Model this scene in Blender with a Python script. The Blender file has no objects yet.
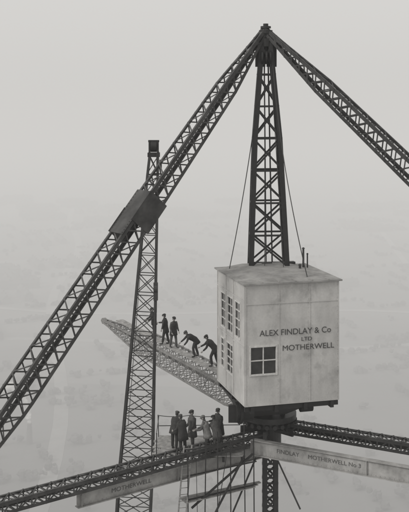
import bpy, math, random
from mathutils import Vector, Matrix
random.seed(7)
H=150.0
def V(x,y,z): return Vector((x,y,z+H))
sc=bpy.context.scene
try:
    sc.view_settings.view_transform='Standard'; sc.view_settings.look='None'
    sc.view_settings.exposure=0; sc.view_settings.gamma=1
except Exception: pass

# ---------------------------------------------------------------- materials
def mat(name, base, var=0.3, scale=3.0, rough=0.8, stretch=(1,1,1), metal=0.0, bump=0.0, tint=(1,.985,.955)):
    m=bpy.data.materials.new(name); m.use_nodes=True
    nt=m.node_tree; b=nt.nodes['Principled BSDF']
    tc=nt.nodes.new('ShaderNodeTexCoord'); mp=nt.nodes.new('ShaderNodeMapping')
    mp.inputs['Scale'].default_value=stretch
    nz=nt.nodes.new('ShaderNodeTexNoise'); nz.inputs['Scale'].default_value=scale
    nz.inputs['Detail'].default_value=6; nz.inputs['Roughness'].default_value=.65
    cr=nt.nodes.new('ShaderNodeValToRGB')
    lo=base*(1-var); hi=base*(1+var)
    cr.color_ramp.elements[0].position=.3; cr.color_ramp.elements[1].position=.7
    cr.color_ramp.elements[0].color=(lo*tint[0],lo*tint[1],lo*tint[2],1)
    cr.color_ramp.elements[1].color=(hi*tint[0],hi*tint[1],hi*tint[2],1)
    nt.links.new(tc.outputs['Object'],mp.inputs[0]); nt.links.new(mp.outputs[0],nz.inputs['Vector'])
    nt.links.new(nz.outputs['Fac'],cr.inputs[0]); nt.links.new(cr.outputs[0],b.inputs['Base Color'])
    b.inputs['Roughness'].default_value=rough; b.inputs['Metallic'].default_value=metal
    if bump>0:
        bp=nt.nodes.new('ShaderNodeBump'); bp.inputs['Strength'].default_value=bump; bp.inputs['Distance'].default_value=.03
        nt.links.new(nz.outputs['Fac'],bp.inputs['Height']); nt.links.new(bp.outputs[0],b.inputs['Normal'])
    return m
M_steel=mat('dark_painted_steel',.022,.7,1.5,.55)
M_mast=mat('mast_steel',.011,.5,2.5,.6)
M_steel2=mat('grey_painted_steel',.042,.75,1.1,.55)
M_jib=mat('hazed_jib_steel',.2,.4,2.0,.7)  # paler than the other steel: distance haze put into the colour
M_tower=mat('tower_steel',.045,.5,2.0,.7)
M_gird=mat('girder_paint',.30,.4,1.4,.75)
M_rope=mat('wire_rope',.04,.2,8,.7)
M_wood=mat('scaffold_timber',.28,.45,4,.9,(1,1,6))
M_roofsheet=mat('roof_felt',.27,.35,1.3,.9,bump=.4)
M_glass=mat('window_glass',.03,.7,1.5,.12)
M_letter=mat('lettering_paint',.05,.8,7,.85)
M_letter2=mat('faded_lettering_paint',.10,.6,5,.85)
M_skin=mat('skin',.33,.1,9,.6,tint=(1,.95,.9))
M_hair=mat('hair',.03,.2,20,.7)
def wallmat():
    m=bpy.data.materials.new('weathered_wall_paint'); m.use_nodes=True
    nt=m.node_tree; b=nt.nodes['Principled BSDF']; L=nt.links.new
    tc=nt.nodes.new('ShaderNodeTexCoord')
    def nz(scale,st,det=6):
        mp=nt.nodes.new('ShaderNodeMapping'); mp.inputs['Scale'].default_value=st
        n=nt.nodes.new('ShaderNodeTexNoise'); n.inputs['Scale'].default_value=scale; n.inputs['Detail'].default_value=det; n.inputs['Roughness'].default_value=.6
        L(tc.outputs['Object'],mp.inputs[0]); L(mp.outputs[0],n.inputs['Vector']); return n
    a=nz(.7,(1,1,1),4); s=nz(2.2,(1,1,.22),4); g=nz(14,(1,1,1)); bl=nz(1.1,(1,1,.8),9)
    def ramp(n,p0,c0,p1,c1):
        r=nt.nodes.new('ShaderNodeValToRGB'); r.color_ramp.elements[0].position=p0; r.color_ramp.elements[1].position=p1
        r.color_ramp.elements[0].color=(c0,c0,c0,1); r.color_ramp.elements[1].color=(c1,c1,c1,1); L(n.outputs['Fac'],r.inputs[0]); return r
    r1=ramp(a,.3,.42,.7,.56); r2=ramp(s,.3,.86,.6,1.0); r3=ramp(g,.3,.93,.65,1.03); r4=ramp(bl,.32,.72,.47,1.0)
    def mul(x,y):
        k=nt.nodes.new('ShaderNodeMixRGB'); k.blend_type='MULTIPLY'; k.inputs[0].default_value=1; L(x,k.inputs[1]); L(y,k.inputs[2]); return k.outputs[0]
    o=mul(mul(mul(r1.outputs[0],r2.outputs[0]),r3.outputs[0]),r4.outputs[0])
    t=nt.nodes.new('ShaderNodeMixRGB'); t.blend_type='MULTIPLY'; t.inputs[0].default_value=1; t.inputs[2].default_value=(1,.985,.955,1); L(o,t.inputs[1])
    L(t.outputs[0],b.inputs['Base Color']); b.inputs['Roughness'].default_value=.7
    bp=nt.nodes.new('ShaderNodeBump'); bp.inputs['Strength'].default_value=.6; bp.inputs['Distance'].default_value=.06
    L(a.outputs['Fac'],bp.inputs['Height']); L(bp.outputs[0],b.inputs['Normal'])
    return m
M_wall=wallmat()
M_frame=mat('window_frame_paint',.55,.2,6,.7)

# ---------------------------------------------------------------- mesh helpers
class G:
    def __init__(s): s.v=[]; s.f=[]; s.m=[]
    def add(s,vs,fs,mi=0):
        o=len(s.v); s.v+= [tuple(p) for p in vs]; s.f+=[tuple(i+o for i in f) for f in fs]; s.m+=[mi]*len(fs)
def frame(d,up):
    d=d.normalized(); u=Vector(up)
    s=d.cross(u)
    if s.length<1e-3: s=d.cross(Vector((1,0,0)))
    s.normalize(); return d,s,s.cross(d).normalized()
BOXF=[(0,1,2,3),(7,6,5,4),(0,4,5,1),(1,5,6,2),(2,6,7,3),(3,7,4,0)]
def bar(g,a,b,w,h,up=(0,0,1),mi=0,jit=.003):
    a=Vector(a); b=Vector(b)
    if (b-a).length<1e-5: return
    d,s,u=frame(b-a,up)
    j=random.uniform(-jit,jit); k=random.uniform(-jit,jit)
    w=w/2+random.uniform(0,jit); h=h/2+random.uniform(0,jit)
    off=s*j+u*k
    vs=[]
    for p in (a,b):
        for (x,y) in ((-1,-1),(1,-1),(1,1),(-1,1)):
            vs.append(p+off+s*x*w+u*y*h)
    g.add(vs,BOXF,mi)
def cyl(g,a,b,r,n=16,r2=None,mi=0):
    a=Vector(a); b=Vector(b); r2=r if r2 is None else r2
    d,s,u=frame(b-a,(0,0,1))
    vs=[]
    for p,rr in((a,r),(b,r2)):
        for i in range(n):
            t=2*math.pi*i/n; vs.append(p+s*math.cos(t)*rr+u*math.sin(t)*rr)
    fs=[(i,(i+1)%n,n+(i+1)%n,n+i) for i in range(n)]+[tuple(range(n))[::-1],tuple(range(n,2*n))]
    g.add(vs,fs,mi)
def lattice(g,p0,p1,prof,n,up=(0,0,1),chord=.1,thk=.025,br=.05,style='X',sstyle='Z',struts=True,back=True):
    p0=Vector(p0);p1=Vector(p1); d,s,u=frame(p1-p0,up)
    def C(t,a,b):
        w,h=prof(t); return p0+(p1-p0)*t+s*a*w/2+u*b*h/2
    for i in range(n):
        t0=i/n;t1=(i+1)/n
        for a in(-1,1):
            for b in(-1,1):
                q0=C(t0,a,b);q1=C(t1,a,b)
                bar(g,q0-s*a*chord/2,q1-s*a*chord/2,chord,thk,u,jit=.001)
                bar(g,q0-u*b*(chord/2+thk/2),q1-u*b*(chord/2+thk/2),thk,chord,u,jit=.001)
        faces=[((-1,1),(1,1),u,style),((-1,-1),(1,-1),u,style),((-1,-1),(-1,1),s,sstyle),((1,-1),(1,1),s,sstyle)]
        for k,(A,B,nn,st) in enumerate(faces):
            c00=C(t0,*A);c01=C(t0,*B);c10=C(t1,*A);c11=C(t1,*B)
            flip=1 if k%2 else 0
            if st=='X':
                bar(g,c00,c11,br,.018,nn); bar(g,c01+nn*.022,c10+nn*.022,br,.018,nn)
            elif st=='Z':
                if (i+flip)%2: bar(g,c00,c11,br,.018,nn)
                else: bar(g,c01,c10,br,.018,nn)
            if struts: bar(g,c00,c01,br,.02,nn)
def plerp(pts):
    def f(t):
        for i in range(len(pts)-1):
            a=pts[i];b=pts[i+1]
            if t<=b[0]+1e-9:
                k=(t-a[0])/(b[0]-a[0]); return (a[1]+(b[1]-a[1])*k, a[2]+(b[2]-a[2])*k)
        return pts[-1][1:]
    return f
def empty(name,loc):
    e=bpy.data.objects.new(name,None); e.location=loc; e.empty_display_size=.5
    sc.collection.objects.link(e); return e
def attach(o,parent):
    if parent is not None:
        o.parent=parent; o.matrix_parent_inverse=Matrix.Translation(-Vector(parent.location))
def mk(name,g,mats,parent=None,smooth=False):
    me=bpy.data.meshes.new(name); me.from_pydata(g.v,[],g.f); me.update()
    o=bpy.data.objects.new(name,me); sc.collection.objects.link(o)
    if not isinstance(mats,(list,tuple)): mats=[mats]
    for m in mats: me.materials.append(m)
    for p,mi in zip(me.polygons,g.m): p.material_index=mi; p.use_smooth=smooth
    attach(o,parent); return o
def label(name,txt,center,ex,ez,width,height,parent,m):
    c=bpy.data.curves.new(name,'FONT'); c.body=txt; c.align_x='CENTER'; c.align_y='CENTER'; c.extrude=.002; c.size=1
    o=bpy.data.objects.new(name,c); sc.collection.objects.link(o); c.materials.append(m)
    bpy.context.view_layer.update()
    dx,dy=o.dimensions.x,o.dimensions.y
    n=ex.cross(ez)
    R=Matrix((( ex.x,ez.x,n.x,0),(ex.y,ez.y,n.y,0),(ex.z,ez.z,n.z,0),(0,0,0,1)))
    o.matrix_world=Matrix.Translation(center)@R@Matrix.Diagonal((width/dx,height/dy,1,1))
    if parent is not None:
        o.parent=parent; o.matrix_parent_inverse=Matrix.Translation(-Vector(parent.location))
    return o
def rope(g,a,b,r,sag=0,n=14,side=Vector((0,0,0))):
    a=Vector(a);b=Vector(b);pv=a
    for i in range(1,n+1):
        t=i/n; p=a+(b-a)*t+(Vector((0,0,-sag))+side)*4*t*(1-t)
        cyl(g,pv,p,r,6); pv=p

# ---------------------------------------------------------------- DERRICK CRANE
MX,MY=3.22,49.8
crane=empty('derrick_crane',V(MX,MY,-16.5))
APEX=V(3.02,49.8,3.62)
g=G()
lattice(g,V(3.26,49.8,-16.0),V(3.06,49.8,3.0),plerp([(0,1.2,1.2),(.15,1.9,1.7),(.42,1.95,1.7),(.75,1.4,1.2),(.97,.68,.6),(1,.6,.55)]),12,up=(0,1,0),chord=.21,thk=.06,br=.09,style='X',sstyle='Z')
for dx in(-.16,.16):
    bar(g,V(3.26+dx,50.2,-9),V(3.08+dx*.6,49.95,2.4),.05,.05)
mk('mast',g,M_mast,crane)
g=G()
cyl(g,V(3.05,49.8,2.6),V(3.05,49.8,3.95),.13,14)
cyl(g,V(3.05,49.8,2.8),V(3.05,49.8,3.2),.36,18)
cyl(g,V(3.05,49.8,3.45),V(3.05,49.8,3.62),.34,18)
cyl(g,V(3.05,49.8,3.72),V(3.05,49.8,3.82),.26,18)
for dx in(-.2,0,.2): cyl(g,V(3.05+dx-.04,49.5,2.25),V(3.05+dx+.04,49.5,2.25),.33,20)
bar(g,V(2.78,49.8,2.9),V(2.78,49.8,1.8),.08,.5); bar(g,V(3.34,49.8,2.9),V(3.34,49.8,1.8),.08,.5)
mk('mast_head',g,M_mast,crane)
dL=Vector((-.804,-.595,0)); dR=Vector((.88,-.475,0))
Lend=APEX+dL*17.1+Vector((0,0,-20.1)); Rend=APEX+dR*22.0+Vector((0,0,-20.1))
prof=plerp([(0,.30,.30),(.03,.38,.36),(.14,.82,.78),(.42,1.05,.95),(.8,1.2,1.05),(1,.5,.5)])
g=G()
lattice(g,APEX,Lend,prof,42,chord=.13,thk=.03,br=.06,style='Z',sstyle='X',struts=False)
d,s,u=frame(Lend-APEX,(0,0,1))
for t0,t1,a in((.395,.455,-1),(.435,.485,1)):
    p=APEX+(Lend-APEX)*t0; q=APEX+(Lend-APEX)*t1
    bar(g,p+s*a*.56,q+s*a*.56,.03,1.15,u)
    bar(g,p+u*.52,q+u*.52,1.16,.03,u)
    for k in range(9):
        c_=p+(q-p)*((k+.5)/9)
        for w_ in(-.5,.5): cyl(g,c_+s*w_+u*.535,c_+s*w_+u*.56,.025,6)
bar(g,APEX-Vector((0,0,.1)),APEX+(Lend-APEX)*.035,.2,.3)
mk('backstay_a',g,M_steel2,crane)
g=G()
lattice(g,APEX,Rend,prof,50,chord=.13,thk=.03,br=.06,style='Z',sstyle='X',struts=False)
bar(g,APEX-Vector((0,0,.1)),APEX+(Rend-APEX)*.035,.2,.3)
mk('backstay_b',g,M_steel,crane)
g=G()
SL0=V(MX,MY,-16.42); SL1=V(MX,MY,-16.62)+dL*17.2
lattice(g,SL0,SL1,plerp([(0,.75,.42),(.5,.8,.5),(1,.8,.5)]),26,chord=.11,thk=.03,br=.06,style='X',sstyle='Z')
mk('sleeper_a',g,M_steel2,crane)
g=G()
SR0=V(MX,MY,-15.95); SR1=SR0+dR*20.6
lattice(g,SR0,SR1,plerp([(0,.75,.5),(1,.75,.5)]),36,chord=.11,thk=.03,br=.06,style='X',sstyle='Z')
mk('sleeper_b',g,M_steel,crane)
J0=V(2.9,50.5,-15.3);J1=V(-6.85,68.2,-14.85)
def J(t): return J0+(J1-J0)*t
g=G()
lattice(g,J0,J1,plerp([(0,.7,.7),(.12,1.5,1.15),(.65,1.45,1.1),(.98,.3,.25),(1,.3,.25)]),24,chord=.1,thk=.03,br=.055,style='X',sstyle='X')
jd,js,ju=frame(J1-J0,(0,0,1))
cyl(g,J1-js*.12,J1+js*.12,.2,18)
bar(g,J1-jd*.6,J1+jd*.2,.3,.12)
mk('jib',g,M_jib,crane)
g=G()
for k in range(9):
    t0=.10+k*.085;t1=t0+.09
    for o in(-.17,.09):
        zz=.61+.008*(k%2)
        bar(g,J(t0)+js*(o+random.uniform(-.03,.03))+ju*zz,J(t1)+js*(o+random.uniform(-.03,.03))+ju*(zz+.004),.24,.045)
mk('jib_walkway_planks',g,M_wood,crane)
g=G()
rope(g,V(2.9,49.6,2.4),V(1.22,48.9,-8.1),.022,side=Vector((.12,0,0)))
rope(g,V(3.35,49.5,2.2),V(4.78,46.5,-8.1),.024,side=Vector((-.22,0,0)))
rope(g,V(3.25,49.4,2.2),V(3.85,48.6,-8.1),.018)
rope(g,V(2.98,49.5,2.2),V(2.95,49.0,-8.1),.018)
mk('hoist_ropes',g,M_rope,crane)
CO=V(1.82,45.0,-13.7); ex=Vector((math.cos(math.radians(15)),math.sin(math.radians(15)),0)); ey=Vector((-ex.y,ex.x,0)); ez=Vector((0,0,1))
def C(x,y,z): return CO+ex*x+ey*y+ez*z
g=G()
def prism(g,pts_bot,pts_top):
    g.add(pts_bot+pts_top,[(3,2,1,0),(4,5,6,7),(0,1,5,4),(1,2,6,5),(2,3,7,6),(3,0,4,7)])
prism(g,[C(.9,2.6,-1.3),C(2.9,2.6,-1.3),C(2.9,4.9,-1.3),C(.9,4.9,-1.3)],[C(.2,.8,-.32),C(3.6,.8,-.32),C(3.6,4.9,-.32),C(.2,4.9,-.32)])
for x in(.35,1.5,2.9,4.2):
    bar(g,C(x,-.02,-.17),C(x,4.9,-.17),.16,.3)
for y in(.15,2.2,4.3):
    bar(g,C(.02,y,-.14),C(4.53,y,-.14),.14,.2)
cyl(g,C(-.05,1.4,-.62),C(.75,1.4,-.62),.46,20)
cyl(g,C(.1,1.4,-.62),C(.2,1.4,-.62),.56,24)
cyl(g,C(3.0,1.0,-.52),C(3.6,1.0,-.52),.22,16)
bar(g,C(-.1,1.4,-.3),C(-.1,1.4,-1.1),.1,.5)
mk('machinery_underframe',g,M_mast,crane)
g=G()
cyl(g,V(MX,MY,-15.62),V(MX,MY,-15.35),1.35,40)
cyl(g,V(MX,MY,-15.9),V(MX,MY,-15.62),1.15,40)
cyl(g,V(MX,MY,-16.9),V(MX,MY,-15.9),.6,24)
for i in range(22):
    t=2*math.pi*i/22; c=Vector((math.cos(t),math.sin(t),0))
    cyl(g,V(MX,MY,-15.76)+c*1.2,V(MX,MY,-15.76)+c*1.38,.11,10)
for i in range(6):
    t=2*math.pi*i/6+.3; c=Vector((math.cos(t),math.sin(t),0))
    bar(g,V(MX,MY,-16.1)+c*.5,V(MX,MY,-16.1)+c*1.5,.12,.35)
mk('slew_ring',g,M_steel,crane)

# ---------------------------------------------------------------- CABIN
cabin=empty('crane_cabin',CO)
W=4.55;D=4.6;HT=5.5
g=G()
def panel(g,o,ax,x0,x1,z0,z1,nrm,th=.06):
    a=o+ax*x0+ez*z0;b=o+ax*x1+ez*z0;c=o+ax*x1+ez*z1;d=o+ax*x0+ez*z1
    vs=[a,b,c,d,a-nrm*th,b-nrm*th,c-nrm*th,d-nrm*th]
    g.add(vs,[(0,1,2,3),(7,6,5,4),(0,4,5,1),(1,5,6,2),(2,6,7,3),(3,7,4,0)])
def wall(g,o,ax,width,nrm,holes):
    xs=sorted(set([0,width]+[h[0] for h in holes]+[h[1] for h in holes]))
    for i in range(len(xs)-1):
        x0,x1=xs[i],xs[i+1]
        hs=sorted([(h[2],h[3]) for h in holes if h[0]<=x0+1e-6 and h[1]>=x1-1e-6])
        z=0
        for (a,b) in hs:
            panel(g,o,ax,x0,x1,z,a,nrm); z=b
        panel(g,o,ax,x0,x1,z,HT,nrm)
fh=[(.24,1.5,1.42,2.70)]
wall(g,C(0,0,0),ex,W,-ey,fh)
lh=[(.75,1.35,.95,2.35),(1.75,2.75,.95,2.35),(.75,1.55,2.9,4.55),(1.85,2.75,2.9,4.55),(3.1,3.9,2.9,4.55)]
oS=C(0.0,D-.003,0)
wall(g,oS,-ey,D-.07,-ex,lh)
wall(g,C(W,.07,0),ey,D-.07,ex,[])
wall(g,C(W-.07,D,0),-ex,W-.14,ey,[])
mk('walls',g,M_wall,cabin)
g=G()
for x in(.03,1.62,3.1,W-.03):
    bar(g,C(x,-.010,.02),C(x,-.010,HT-.02),.05,.018,up=ey)
for z in(.04,4.62,):
    bar(g,C(.06,-.014,z),C(W-.06,-.014,z),.02,.05)
for y in(.03,1.75,3.0,4.5):
    bar(g,C(-.012,y,.02),C(-.012,y,HT-.02),.05,.022,up=ex)
for z in(.05,2.65,4.75):
    bar(g,C(-.018,.06,z),C(-.018,D-.06,z),.02,.06)
for x in(.09,1.56,1.68,3.04,3.16,W-.09):
    for k in range(27):
        p=C(x,0,.15+k*.2); cyl(g,p,p-ey*.012,.016,6)
mk('cover_strips',g,M_wall,cabin)
g=G()
rv=[C(-.12,-.12,HT),C(W+.12,-.12,HT),C(W+.12,D+.12,HT),C(-.12,D+.12,HT),C(-.12,-.12,HT+.07),C(W+.12,-.12,HT+.07),C(W+.12,D+.12,HT+.07),C(-.12,D+.12,HT+.07)]
g.add(rv,[(3,2,1,0),(4,5,6,7),(0,1,5,4),(1,2,6,5),(2,3,7,6),(3,0,4,7)])
prism(g,[C(.2,.2,HT+.072),C(W-.2,.2,HT+.072),C(W-.2,D-.1,HT+.072),C(.2,D-.1,HT+.072)],[C(1.2,1.6,HT+.2),C(W-1.2,1.6,HT+.2),C(W-1.2,D-.2,HT+.24),C(1.2,D-.2,HT+.24)])
for x in(.8,1.6,2.4,3.2,4.0): bar(g,C(x,-.1,HT+.09),C(x,D,HT+.09),.05,.04)
mk('roof',g,M_roofsheet,cabin)
g=G()
for (x,y,h,r) in((4.0,3.2,1.05,.05),(4.25,3.3,.75,.035),(3.6,2.6,.35,.06)):
    cyl(g,C(x,y,HT),C(x,y,HT+h),r,12); cyl(g,C(x,y,HT+h),C(x,y,HT+h+.06),r*1.8,12,r*.6)
for (x,y) in ((2.2,4.3),(3.4,4.2)): bar(g,C(x,y,HT+.15),C(x+.5,y,HT+.15),.3,.25)
mk('vent_pipes',g,M_steel,cabin)
def window(gf,gg,o,ax,nrm,h,nx,nz_):
    x0,x1,z0,z1=h
    def P(x,z,d=0): return o+ax*x+ez*z+nrm*d
    gg.add([P(x0,z0,-.05),P(x1,z0,-.05),P(x1,z1,-.05),P(x0,z1,-.05)],[(0,1,2,3)])
    for x in(x0,x1): bar(gf,P(x,z0-.05,.0),P(x,z1+.05,.0),.07,.06,up=nrm)
    for z in(z0,z1): bar(gf,P(x0+.04,z,.005),P(x1-.04,z,.005),.07,.07,up=nrm)
    for i in range(1,nx): 
        x=x0+(x1-x0)*i/nx; bar(gf,P(x,z0,-.025),P(x,z1,-.025),.045,.04,up=nrm)
    for i in range(1,nz_):
        z=z0+(z1-z0)*i/nz_; bar(gf,P(x0,z,-.02),P(x1,z,-.02),.045,.04,up=nrm)
gf=G();gg=G()
window(gf,gg,C(0,0,0),ex,-ey,fh[0],2,2)
for h in lh: window(gf,gg,oS,-ey,-ex,h,2,4)
mk('window_frames',gf,M_frame,cabin); mk('window_panes',gg,M_glass,cabin)
label('lettering_line_1','ALEX FINDLAY & Co',C(2.42,-.024,3.27),ex,ez,3.45,.27,cabin,M_letter)
label('lettering_line_2','LTD',C(2.95,-.024,2.91),ex,ez,.5,.17,cabin,M_letter)
label('lettering_line_3','MOTHERWELL',C(3.03,-.024,2.54),ex,ez,2.5,.25,cabin,M_letter)

# ---------------------------------------------------------------- base girders
def igirder(g,a,b,h,w,st=1.2):
    a=Vector(a);b=Vector(b);d,s,u=frame(b-a,(0,0,1))
    bar(g,a,b,.03,h,jit=.001)
    bar(g,a+u*h/2,b+u*h/2,w,.04,jit=.001); bar(g,a-u*h/2,b-u*h/2,w,.04,jit=.001)
    n=int((b-a).length/st)
    for i in range(n+1):
        p=a+d*(i*st)
        bar(g,p-u*(h/2-.02)+s*0,p+u*(h/2-.02),.03,w*.9,up=s)
    for i in range(int((b-a).length/.22)):
        for zz in(-1,1):
            for sgn in(-1,1):
                p=a+d*(i*.22+.1)+u*zz*(h/2-.07); cyl(g,p+s*sgn*.015,p+s*sgn*.035,.02,6)
gb=empty('steel_base_girder',V(MX,MY,-17)); g=G()
fr=Vector((-.475,-.88,0))
A=V(2.6,49.2,-16.72)+fr*.6; B=A+dR*20
igirder(g,A,B,.72,.3,5.85)
mk('plate_girder',g,M_gird,gb)
label('girder_lettering_a','FINDLAY',A+dR*1.9+fr*.03,dR,ez,1.15,.19,gb,M_letter2)
label('girder_lettering_b','MOTHERWELL No 3',A+dR*4.25+fr*.03,dR,ez,2.6,.19,gb,M_letter2)
gb2=empty('steel_base_girder',V(MX,MY,-17.3)); g=G()
fl=Vector((.595,-.804,0)); 
A2=V(2.9,49.5,-17.25)-fl*.15; B2=A2+dL*10.4
igirder(g,A2,B2,.62,.3,5.1)
mk('plate_girder',g,M_gird,gb2)
label('girder_lettering','MOTHERWELL',A2+dL*7.6+fl*.03,-dL,ez,2.1,.19,gb2,M_letter2)

# ---------------------------------------------------------------- support towers down to the ground
def support(name,x,y,top,w,n,br,chord=.14):
    e=empty(name,V(x,y,top)); g=G()
    lattice(g,Vector((x,y,0.0)),V(x,y,top),lambda t:(w,w),n,up=(0,1,0),chord=chord,thk=.04,br=br,style='X',sstyle='X')
    mk('lattice_legs',g,M_steel,e); g=G()
    bar(g,Vector((x,y,-.5)),Vector((x,y,.6)),w*2,w*2,up=(0,1,0)); mk('footing',g,M_gird,e)
support('support_tower',MX+.05,MY,-16.7,.72,190,.09,.2)
support('support_tower',Lend.x,Lend.y,-16.8,2.2,62,.09)
support('support_tower',Rend.x,Rend.y,-17.2,2.2,62,.09)

# ---------------------------------------------------------------- lattice erection mast
em=empty('lattice_mast',V(-3.7,52,-24)); g=G()
T0=V(-4.08,52,-28.5);T1=V(-2.64,52,-2.7)
lattice(g,T0,T1,plerp([(0,1.9,1.5),(.36,1.8,1.4),(.97,.6,.5),(1,.5,.5)]),25,up=(0,1,0),chord=.105,thk=.03,br=.04,style='X',sstyle='Z')
mk('lattice_legs',g,M_tower,em)
g=G()
bar(g,T1+Vector((0,0,-.1)),T1+Vector((0,0,.12)),.62,.55,up=(0,1,0))
for dx in(-.22,.22): bar(g,T1+Vector((dx,0,0)),T1+Vector((dx,0,.75)),.08,.4,up=(0,1,0))
cyl(g,T1+Vector((-.16,0,.45)),T1+Vector((.16,0,.45)),.3,18)
bar(g,T1+Vector((-.28,0,.72)),T1+Vector((.28,0,.72)),.3,.1)
cyl(g,T1+Vector((.3,-.1,-.5)),T1+Vector((.42,-.1,-.5)),.26,16)
mk('head_sheave',g,M_mast,em)
g=G()
rope(g,T1+Vector((.2,-.35,.2)),V(-2.55,51.2,-9.3),.022)
rope(g,T1+Vector((.28,-.35,.2)),V(-2.45,51.2,-9.3),.022)
rope(g,V(-2.5,51.2,-10),V(-2.65,51.2,-14.6),.03)
bar(g,V(-2.5,51.2,-9.2),V(-2.5,51.2,-10.1),.22,.18,up=(0,1,0)); cyl(g,V(-2.6,51.2,-9.5),V(-2.4,51.2,-9.5),.2,14)
rope(g,T1+Vector((-.2,0,.1)),V(-3.9,51,-16.5),.016)
mk('pulley_tackle',g,M_rope,em)
support('support_tower',-4.08,52,-28.4,2.4,56,.09)

# ---------------------------------------------------------------- work platform
wp=empty('work_platform',V(-.4,48.8,-16.85)); g=G()
DK=-16.80
y0=47.75
for i in range(13):
    y=y0+i*.225; x0=-2.3
    bar(g,V(x0+random.uniform(-.25,.25),y,DK-.03),V(1.9+random.uniform(-.1,.1),y,DK-.03+random.uniform(-.006,.006)),.215,.05)
mk('deck_planks',g,M_wood,wp)
g=G()
for x in(-2.1,-.6,.9,1.8): bar(g,V(x,47.5,DK-.16),V(x,50.7,DK-.16),.12,.2)
for (x,y) in((-2.3,47.7),(-2.3,50.5),(-.8,50.5),(.7,50.5)):
    bar(g,V(x,y,DK-.9),V(x+random.uniform(-.06,.06),y,DK+1.05),.04,.04)
rope(g,V(-2.3,47.7,DK+1.02),V(-2.3,50.5,DK+1.02),.018,.05); rope(g,V(-2.3,50.5,DK+1.02),V(-.8,50.5,DK+1.02),.018,.06); rope(g,V(-.8,50.5,DK+1.02),V(.7,50.5,DK+1.0),.018,.05)
bar(g,V(-2.3,50.5,DK+.5),V(1.8,50.5,DK+.55),.03,.03)
mk('frame_and_rails',g,M_steel,wp)
sf=empty('scaffolding',V(.5,46.6,-18)); g=G()
for x,y,zt in((.0,46.7,-15.7),(.62,46.9,-15.4),(1.25,47.2,-15.9),(1.95,47.7,-15.2),(2.4,48.2,-16.2),(-.75,46.2,-16.1)):
    bar(g,V(x,y,-21),V(x+random.uniform(-.08,.08),y,zt),.05,.05)
for z in(-16.1,-17.3,-18.4):
    bar(g,V(-.8,46.35,z),V(2.5,48.15,z+.05),.05,.05)
bar(g,V(2.3,47.6,-16.7),V(-.6,46.4,-18.8),.08,.08); bar(g,V(1.9,47.4,-16.7),V(.4,46.6,-19.3),.07,.07)
bar(g,V(3.4,48.5,-17.0),V(4.6,48.0,-19.5),.06,.06); bar(g,V(2.5,48.5,-17.2),V(.9,47.5,-20.5),.06,.06)
rope(g,V(1.1,47.1,-16.1),V(.3,46.6,-20.5),.018,.3); rope(g,V(-.4,46.5,-16.1),V(-.3,46.4,-20.5),.014)
mk('poles',g,M_steel,sf)
g=G()
for i in range(3):
    bar(g,V(-.9-i*.13,46.2+i*.24,-18.46),V(2.4+i*.15,48.05+i*.24,-18.42+i*.01),.21,.04)
mk('boards',g,M_wood,sf)
ld=empty('ladder',V(-1.2,46.2,-18.4)); g=G()
la=V(-1.32,45.7,-20.2); lb=V(-.95,46.55,-15.95); sdv=Vector((.36,.1,0))
bar(g,la,lb,.06,.035); bar(g,la+sdv,lb+sdv,.06,.035)
for i in range(15):
    p=la+(lb-la)*((i+.5)/15); cyl(g,p,p+sdv,.018,8)
mk('rails_and_rungs',g,M_wood,ld)

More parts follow.
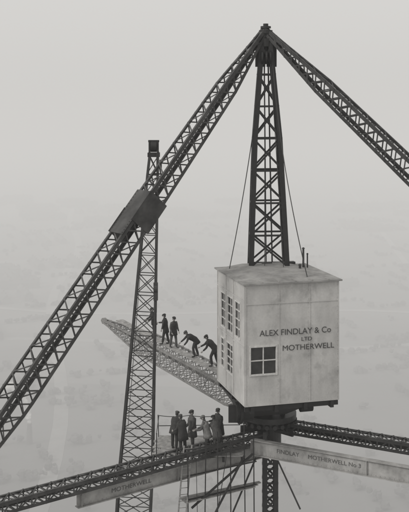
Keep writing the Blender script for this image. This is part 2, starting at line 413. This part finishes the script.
# ---------------------------------------------------------------- people
clothm=[mat('work_cloth_%d'%i,b,.4,7,.95,bump=.2) for i,b in enumerate((.02,.04,.08,.2,.03))]
capm=[mat('cap_tweed_%d'%i,b,.3,30,.95) for i,b in enumerate((.03,.07,.14))]
M_shoe=mat('boot_leather',.02,.2,9,.5)
def skinobj(name,vs,rs,es,root,m,parent,sub=1):
    me=bpy.data.meshes.new(name); me.from_pydata([tuple(v) for v in vs],es,[]); me.update()
    o=bpy.data.objects.new(name,me); sc.collection.objects.link(o); me.materials.append(m)
    md=o.modifiers.new('Skin','SKIN'); md.use_smooth_shade=True
    for i,r in enumerate(rs):
        sv=me.skin_vertices[0].data[i]; sv.radius=(r,r) if not isinstance(r,tuple) else r
        sv.use_root=(i==root)
    md2=o.modifiers.new('Sub','SUBSURF'); md2.levels=sub; md2.render_levels=sub
    attach(o,parent); return o
def worker(pos,face,lean=0,arms=((.1,.3),(.1,.3)),legs=((.05,.05),(-.05,.05)),head=0,turn=0,cl=0,cp=0,splay=.08,sc_=1.04,coat=.24,bulk=1.08,trs=None):
    e=empty('construction_worker',pos)
    R=Matrix.Rotation(math.radians(face),3,'Z')
    sd=Vector((math.sin(lean),0,math.cos(lean)))
    P=Vector((0,0,0))
    legsP=[]
    for sgn,(h,k) in zip((1,-1),legs):
        hip=P+Vector((0,.095*sgn,-.04)); kn=hip+Vector((math.sin(h),.06*sgn,-math.cos(h)))*.43
        an=kn+Vector((math.sin(h-k),.02*sgn,-math.cos(h-k)))*.42
        toe=an+Vector((.17,.02*sgn,-.055))
        legsP.append((hip,kn,an,toe))
    mn=min(l[2].z for l in legsP)-.085
    off=Vector((-(sd.x*.15),0,-mn))
    def T(v): return Vector(pos)+R@((v+off)*sc_)
    belly=P+sd*.16; chest=P+sd*.34; nb=P+sd*.49; hd=Vector((math.sin(lean*.55+head),0,math.cos(lean*.55+head))); nt_=nb+hd*.09
    vs=[P,belly,chest,nb,nt_]; rs=[.135,.125,.135,.075,.055]; es=[(0,1),(1,2),(2,3),(3,4)]
    wr=[]
    for sgn,(a1,el) in zip((1,-1),arms):
        sh=P+sd*.45+Vector((0,.18*sgn,0))
        eb=sh+Vector((math.sin(a1),splay*sgn*2.2,-math.cos(a1))).normalized()*.30
        w=eb+Vector((math.sin(a1+el),-.05*sgn,-math.cos(a1+el))).normalized()*.25
        i=len(vs); vs+=[sh,(sh+eb)/2,eb,w]; rs+=[.082,.07,.058,.044]; es+=[(2,i),(i,i+1),(i+1,i+2),(i+2,i+3)]
        wr.append((eb,w,sgn))
    for l in legsP:
        hip,kn,an,toe=l
        i=len(vs); vs+=[hip,(hip+kn)/2,kn,an]; rs+=[.105,.095,.08,.07]; es+=[(0,i),(i,i+1),(i+1,i+2),(i+2,i+3)]
    skinobj('body',[T(v) for v in vs],[r*sc_ for r in rs],es,0,clothm[cl if trs is None else trs],e,2)
    for l in legsP:
        an,toe=l[2],l[3]
        skinobj('boot',[T(an+Vector((0,0,.03))),T(an+Vector((-.02,0,-.04))),T((an+toe)/2+Vector((0,0,-.012))),T(toe)],[.05,.045,.046,.036],[(0,1),(1,2),(2,3)],0,M_shoe,e,1)
    g=G(); n=16; rings=[]
    hemd=Vector((math.sin(lean*.45),0,math.cos(lean*.45)))
    prof=[(-coat,.225,.165),(-.12,.205,.155),(0,.19,.145),(.14,.18,.135),(.28,.205,.15),(.40,.215,.14),(.46,.185,.115),(.50,.10,.09),(.535,.066,.068)]
    for (s_,wy,wx) in prof:
        bk=bulk if s_<.45 else 1
        cpt=P+(sd if s_>=0 else hemd)*s_; ax=Vector((sd.z,0,-sd.x)) if s_>=0 else Vector((hemd.z,0,-hemd.x))
        rings.append([T(cpt+Vector((0,1,0))*wy*bk*math.cos(2*math.pi*i/n)+ax*wx*bk*math.sin(2*math.pi*i/n)*(1+.06*math.sin(5*i+s_*30))) for i in range(n)])
    vv=[p for r in rings for p in r]; ff=[(a*n+i,a*n+(i+1)%n,(a+1)*n+(i+1)%n,(a+1)*n+i) for a in range(len(rings)-1) for i in range(n)]
    ff.append(tuple(range(n))[::-1])
    g.add(vv,ff); mk('jacket',g,clothm[cl],e,True)
    for eb,w,sgn in wr:
        fd=(w-eb).normalized(); lat=Vector((0,1,0)); 
        lat=(lat-fd*lat.dot(fd)).normalized(); nrm=fd.cross(lat)*-sgn
        palm=w+fd*.055; hv=[w,palm]; hr=[.026,.03]; he=[(0,1)]
        for q,(ln) in enumerate((.072,.082,.076,.058)):
            b0=w+fd*.085+nrm*( -.03+.02*q)
            m1=b0+fd*ln*.5+lat*(-sgn)*.012; t1=m1+fd*ln*.35+lat*(-sgn)*.03
            i=len(hv); hv+=[b0,m1,t1]; hr+=[.010,.009,.008]; he+=[(1,i),(i,i+1),(i+1,i+2)]
        tb=w+fd*.03-nrm*.035; tt=tb+fd*.04-nrm*.025
        i=len(hv); hv+=[tb,tt]; hr+=[.012,.010]; he+=[(1,i),(i,i+1)]
        skinobj('hand',[T(v) for v in hv],[r*sc_ for r in hr],he,0,M_skin,e,1)
    Rh=Matrix.Rotation(turn,3,'Z'); pit=lean*.55+head; Rp=Matrix.Rotation(pit,3,'Y')
    hc=nb+hd*.175
    def HT_(v): return T(hc+Rp@(Rh@v))
    g=G(); nu,nv=20,14; vv=[];ff=[]
    for j in range(nv+1):
        ph=math.pi*j/nv; z=math.cos(ph); r=math.sin(ph)
        for i in range(nu):
            th=2*math.pi*i/nu; x=math.cos(th)*r; y=math.sin(th)*r
            X=x*.093;Y=y*.076;Z=z*.122
            if z<0: k=1+z*.28; Y*=k; X*=(1+z*.18) if x>0 else (1+z*.45)
            fx=max(0,x); 
            if fx>.8 and abs(y)<.22: X+= .024*max(0,1-abs(z+.12)/.28)
            if fx>.6: X+= .006*max(0,1-abs(z-.2)/.12) - .007*max(0,1-abs(z-.02)/.1)*(1 if abs(y)>.2 else 0)
            if fx>.7: X+= .008*max(0,1-abs(z+.8)/.15)
            vv.append(HT_(Vector((X,Y,Z))))
    for j in range(nv):
        for i in range(nu): ff.append((j*nu+i,(j+1)*nu+i,(j+1)*nu+(i+1)%nu,j*nu+(i+1)%nu))
    g.add(vv,ff); mk('head',g,M_skin,e,True)
    g=G()
    for sy in(-1,1):
        cyl(g,HT_(Vector((-.005,.070*sy,-.005))),HT_(Vector((-.012,.088*sy,0))),.027,10,.02)
    mk('ears',g,M_skin,e,True); g=G()
    for sy in(-1,1): cyl(g,HT_(Vector((.074,.03*sy,.008))),HT_(Vector((.086,.03*sy,.008))),.010,8)
    cyl(g,HT_(Vector((.082,-.022,-.062))),HT_(Vector((.082,.022,-.062))),.005,6)
    vv=[];ff=[]
    for j in range(6):
        ph=math.radians(70+j*12)
        for i in range(13):
            th=math.radians(95+i*170/12); r=math.sin(ph)
            vv.append(HT_(Vector((math.cos(th)*r*.100*(1-.1*j/5),math.sin(th)*r*.081,math.cos(ph)*.125))))
    for j in range(5):
        for i in range(12): ff.append((j*13+i,(j+1)*13+i,(j+1)*13+i+1,j*13+i+1))
    g.add(vv,ff); mk('eyes_mouth_hair',g,M_hair,e,True)
    g=G(); vv=[];ff=[]
    capp=[(.028,.098,.084),(.055,.112,.098),(.08,.118,.104),(.105,.105,.094),(.125,.07,.065),(.133,.0,.0)]
    for (z,rx,ry) in capp:
        for i in range(18):
            th=2*math.pi*i/18; x=math.cos(th)
            vv.append(HT_(Vector((x*rx+.008,math.sin(th)*ry,z-(.018*x if x>0 else 0)))))
    for j in range(5):
        for i in range(18): ff.append((j*18+i,j*18+(i+1)%18,(j+1)*18+(i+1)%18,(j+1)*18+i))
    g.add(vv,ff)
    vv=[];ff=[]
    for k,(rr,zz) in enumerate(((.085,.04),(.15,.012),(.15,.004),(.085,.03))):
        for i in range(9):
            th=math.radians(-60+i*15); vv.append(HT_(Vector((math.cos(th)*rr+.005,math.sin(th)*rr*.72,zz))))
    for k in range(3):
        for i in range(8): ff.append((k*9+i,(k+1)*9+i,(k+1)*9+i+1,k*9+i+1))
    g.add(vv,ff); mk('flat_cap',g,capm[cp],e,True)
    return e
TOPJ=.64
def onjib(t,o=0): return J(t)+js*o+ju*TOPJ
worker(onjib(.62,.0),200,lean=.2,arms=((.5,.6),(.3,.9)),cl=0,cp=0)
worker(onjib(.53,-.1),165,lean=.14,arms=((.1,.2),(.7,.8)),legs=((.22,.1),(-.15,.05)),cl=0,cp=0,coat=.3,trs=1)
worker(onjib(.485,.0),-50,lean=.06,arms=((.1,.5),(-.1,.6)),legs=((.15,.05),(-.14,.05)),cl=4,cp=0,coat=.26,bulk=1.15,trs=2)
worker(onjib(.37,.05),190,lean=1.05,arms=((.4,.3),(.7,.2)),legs=((.35,.55),(-.12,.2)),cl=0,cp=1,trs=1,bulk=1.15)
worker(onjib(.262,.1),178,lean=.75,arms=((.3,.5),(.7,.4)),legs=((.45,.6),(-.15,.15)),cl=4,cp=0,sc_=1.1,bulk=1.15)
D2=DK+.0
worker(V(-1.07,47.95,D2),140,lean=.18,arms=((.2,.9),(.3,.6)),cl=1,cp=1,bulk=1.25,coat=.35,sc_=1.06,head=.15)
worker(V(-.60,48.6,D2),200,lean=.05,arms=((.1,.4),(.2,.4)),cl=2,cp=0,bulk=1.25,coat=.4,sc_=1.07)
worker(V(.08,47.95,D2),175,lean=.3,arms=((.5,.9),(.4,.8)),cl=3,cp=2,bulk=1.25,sc_=1.05,head=.1,trs=2)
worker(V(.70,48.9,D2),215,lean=.1,arms=((.1,.3),(.5,1.1)),cl=1,cp=0,bulk=1.25,coat=.4,sc_=1.07,turn=.4)
worker(V(-1.42,48.6,D2),60,lean=.4,arms=((.5,.7),(.4,.8)),cl=1,cp=1,bulk=1.2)
worker(V(.55,47.98,D2),130,lean=.4,arms=((.6,.6),(.4,.8)),cl=2,cp=0,bulk=1.2,head=.1)

# ---------------------------------------------------------------- ground, town, haze
def groundmat():
    m=bpy.data.materials.new('fields_and_yards'); m.use_nodes=True
    nt=m.node_tree;b=nt.nodes['Principled BSDF'];L=nt.links.new
    tc=nt.nodes.new('ShaderNodeTexCoord')
    vo=nt.nodes.new('ShaderNodeTexVoronoi'); vo.inputs['Scale'].default_value=.011
    nz=nt.nodes.new('ShaderNodeTexNoise'); nz.inputs['Scale'].default_value=.006; nz.inputs['Detail'].default_value=10; nz.inputs['Roughness'].default_value=.7
    mp=nt.nodes.new('ShaderNodeMapping'); mp.inputs['Rotation'].default_value=(0,0,.5); mp.inputs['Scale'].default_value=(1,.55,1)
    L(tc.outputs['Object'],mp.inputs[0]); L(mp.outputs[0],vo.inputs['Vector']); L(tc.outputs['Object'],nz.inputs['Vector'])
    bw=nt.nodes.new('ShaderNodeRGBToBW'); L(vo.outputs['Color'],bw.inputs[0])
    mx=nt.nodes.new('ShaderNodeMixRGB'); mx.inputs[0].default_value=.8; L(bw.outputs[0],mx.inputs[1]); L(nz.outputs['Fac'],mx.inputs[2])
    cr=nt.nodes.new('ShaderNodeValToRGB'); cr.color_ramp.elements[0].position=.3; cr.color_ramp.elements[1].position=.72
    cr.color_ramp.elements[0].color=(.07,.069,.067,1); cr.color_ramp.elements[1].color=(.17,.167,.162,1)
    L(mx.outputs[0],cr.inputs[0]); L(cr.outputs[0],b.inputs['Base Color']); b.inputs['Roughness'].default_value=1
    return m
g=G(); S=28000
g.add([(-S,-S,0),(S,-S,0),(S,S,0),(-S,S,0)],[(0,1,2,3)])
mk('ground',g,groundmat())
M_road=mat('road_surface',.19,.2,.05,.95)
g=G()
def strip(pts,w,z):
    pts=[Vector((p[0],p[1],0)) for p in pts]
    L_=[];Rr=[]
    for i,p in enumerate(pts):
        d=(pts[min(i+1,len(pts)-1)]-pts[max(i-1,0)]).normalized(); n=Vector((-d.y,d.x,0))
        L_.append(p+n*w/2+Vector((0,0,z)));Rr.append(p-n*w/2+Vector((0,0,z)))
    k=len(pts); g.add(L_+Rr,[(i,k+i,k+i+1,i+1) for i in range(k-1)])
strip([(-300+i*30,560+40*math.sin(i*.35)+i*7) for i in range(25)],7,.05)
strip([(-60+8*math.sin(i*.5)-i*5,330+i*45) for i in range(30)],7,.1)
strip([(140+i*4,330+i*50) for i in range(30)],6,.15)
strip([(-400+i*40,780+20*math.sin(i*.6)-i*6) for i in range(26)],7,.2)
mk('road',g,M_road)
M_brick=mat('distant_brick',.12,.4,.08,.95); M_slate=mat('distant_slate',.085,.4,.1,.8)
g=G()
def house(cx,cy,l,w,h,rt,a):
    c,s_=math.cos(a),math.sin(a)
    def Q(x,y,z): return (cx+x*c-y*s_,cy+x*s_+y*c,z)
    x=l/2;y=w/2
    vs=[Q(-x,-y,0),Q(x,-y,0),Q(x,y,0),Q(-x,y,0),Q(-x,-y,h),Q(x,-y,h),Q(x,y,h),Q(-x,y,h),Q(-x,0,h+rt),Q(x,0,h+rt)]
    g.add(vs,[(0,1,5,4),(1,2,6,9,5),(2,3,7,6),(3,0,4,8,7)],0); g.add(vs,[(4,5,9,8),(6,7,8,9)],1)
    k=max(1,int(l/9))
    for i in range(k):
        xx=-x+l*(i+.5)/k
        vs=[Q(xx+a_,b_,z) for z in(h+rt*.6,h+rt+1.2) for a_,b_ in((-.5,-.4),(.5,-.4),(.5,.4),(-.5,.4))]
        g.add(vs,[(0,1,5,4),(1,2,6,5),(2,3,7,6),(3,0,4,7),(4,5,6,7)],0)
for b in range(60):
    bx=random.uniform(-420,420); by=random.uniform(430,1500); a=random.choice([.35,.35+math.pi/2,.3]); 
    if abs(bx)>by*.32+60: continue
    for r in range(random.randint(3,6)):
        l=random.uniform(28,60)
        house(bx-math.sin(a)*r*18,by+math.cos(a)*r*18,l,6.5,4.5,2.5,a)
mk('distant_town',g,[M_brick,M_slate])
g=G()
M_leaf=mat('distant_foliage',.075,.4,.3,1)
for k in range(420):
    by=random.uniform(320,1300); bx=random.uniform(-.3,.3)*by; ang=random.choice([.35,1.9]); ln=random.uniform(6,40)
    for q in range(int(ln/2)):
        r=random.uniform(.8,2.0); o_=random.uniform(-ln/2,ln/2); cx=bx+math.cos(ang)*o_+random.uniform(-1.5,1.5); cy=by+math.sin(ang)*o_+random.uniform(-1.5,1.5); cz=random.uniform(1,2.6)
        vs=[]; 
        for j in range(1,4):
            for i in range(6):
                th=2*math.pi*i/6; ph=math.pi*j/4; rr=r*random.uniform(.6,1.3)
                vs.append((cx+rr*math.sin(ph)*math.cos(th),cy+rr*math.sin(ph)*math.sin(th),cz+rr*math.cos(ph)))
        g.add(vs,[(j*6+i,(j+1)*6+i,(j+1)*6+(i+1)%6,j*6+(i+1)%6) for j in range(2) for i in range(6)]+[tuple(range(6))])
mk('distant_trees',g,M_leaf)
CX=-77
ch=empty('factory_chimney',Vector((CX,440,0))); g=G(); cyl(g,(CX,440,0),(CX,440,9),1.5,16,1.0); mk('stack',g,M_brick,ch)
ms=bpy.data.materials.new('smoke'); ms.use_nodes=True; nt=ms.node_tree; b=nt.nodes['Principled BSDF']
b.inputs['Base Color'].default_value=(.9,.89,.87,1); b.inputs['Roughness'].default_value=1
nz=nt.nodes.new('ShaderNodeTexNoise'); nz.inputs['Scale'].default_value=.4; nz.inputs['Detail'].default_value=5
tc=nt.nodes.new('ShaderNodeTexCoord'); nt.links.new(tc.outputs['Object'],nz.inputs['Vector'])
cr=nt.nodes.new('ShaderNodeValToRGB'); cr.color_ramp.elements[0].position=.3; cr.color_ramp.elements[1].position=.75; cr.color_ramp.elements[1].color=(.5,.5,.5,1)
nt.links.new(nz.outputs['Fac'],cr.inputs[0]); nt.links.new(cr.outputs[0],b.inputs['Alpha'])
g=G()
for k in range(26):
    t=k/25; cx=CX-8*t**1.3+random.uniform(-.4,.4)*(1+2*t); cy=440+random.uniform(-1,1); cz=10+15*t**.8+random.uniform(-.4,.4)*(1+t); r=.7+1.5*t
    vs=[];n1,n2=12,8
    for j in range(n2+1):
        for i in range(n1):
            th=2*math.pi*i/n1; ph=math.pi*j/n2; rr=r*(1+.15*math.sin(3*th+k)*math.sin(2*ph))
            vs.append((cx+rr*math.sin(ph)*math.cos(th)*1.3,cy+rr*math.sin(ph)*math.sin(th),cz+rr*math.cos(ph)))
    g.add(vs,[(j*n1+i,(j+1)*n1+i,(j+1)*n1+(i+1)%n1,j*n1+(i+1)%n1) for j in range(n2) for i in range(n1)])
mk('smoke_plume',g,ms,None,True)
HZ=.63
def hazemat(AB):
    mh=bpy.data.materials.new('glowing_haze'); mh.use_nodes=True; nt=mh.node_tree
    for n in list(nt.nodes):
        if n.type!='OUTPUT_MATERIAL': nt.nodes.remove(n)
    out=[n for n in nt.nodes if n.type=='OUTPUT_MATERIAL'][0]
    ab=nt.nodes.new('ShaderNodeVolumeAbsorption'); ab.inputs['Color'].default_value=(0,0,0,1); ab.inputs['Density'].default_value=AB
    em_=nt.nodes.new('ShaderNodeEmission'); em_.inputs['Color'].default_value=(1,.982,.95,1); em_.inputs['Strength'].default_value=AB*HZ  # added glow stands in for daylight scattered in the air
    ad=nt.nodes.new('ShaderNodeAddShader'); nt.links.new(ab.outputs[0],ad.inputs[0]); nt.links.new(em_.outputs[0],ad.inputs[1]); nt.links.new(ad.outputs[0],out.inputs['Volume'])
    return mh
g=G(); bar(g,(0,-26000,60),(0,26000,60),52000,130,jit=0)
mk('glowing_haze',g,hazemat(.0019))
g=G(); bar(g,(0,-26000,212.75),(0,26000,212.75),52000,174.5,jit=0)
mk('glowing_haze',g,hazemat(.0005))

# ---------------------------------------------------------------- light
w=bpy.data.worlds.new('World'); sc.world=w; w.use_nodes=True; nt=w.node_tree; bg=nt.nodes['Background']
sky=nt.nodes.new('ShaderNodeTexSky'); sky.sky_type='NISHITA'; sky.sun_disc=False
sdir=Vector((-.75,-.45,.62)).normalized()
sky.sun_elevation=math.asin(sdir.z); sky.sun_rotation=math.atan2(sdir.x,sdir.y)
sky.dust_density=5; sky.air_density=1
bw=nt.nodes.new('ShaderNodeRGBToBW'); nt.links.new(sky.outputs[0],bw.inputs[0])
mx=nt.nodes.new('ShaderNodeMixRGB'); mx.inputs[0].default_value=.8; mx.inputs[2].default_value=(8.2,8.05,7.8,1)
nt.links.new(bw.outputs[0],mx.inputs[1]); nt.links.new(mx.outputs[0],bg.inputs[0]); bg.inputs[1].default_value=.1
sl=bpy.data.lights.new('sun','SUN'); sl.energy=1.4; sl.angle=math.radians(14); sl.color=(1,.975,.94)
so=bpy.data.objects.new('sun',sl); sc.collection.objects.link(so); so.rotation_euler=sdir.to_track_quat('Z','Y').to_euler(); so.location=(0,0,220)
# ---------------------------------------------------------------- camera
cd=bpy.data.cameras.new('camera'); co=bpy.data.objects.new('camera',cd); sc.collection.objects.link(co)
co.location=(0,0,H); co.rotation_euler=(math.radians(90),0,0)
cd.sensor_fit='VERTICAL'; cd.sensor_height=36; cd.sensor_width=36; cd.lens=36*1000/512; cd.shift_y=-153/512
cd.clip_end=60000; cd.clip_start=.5
sc.camera=co
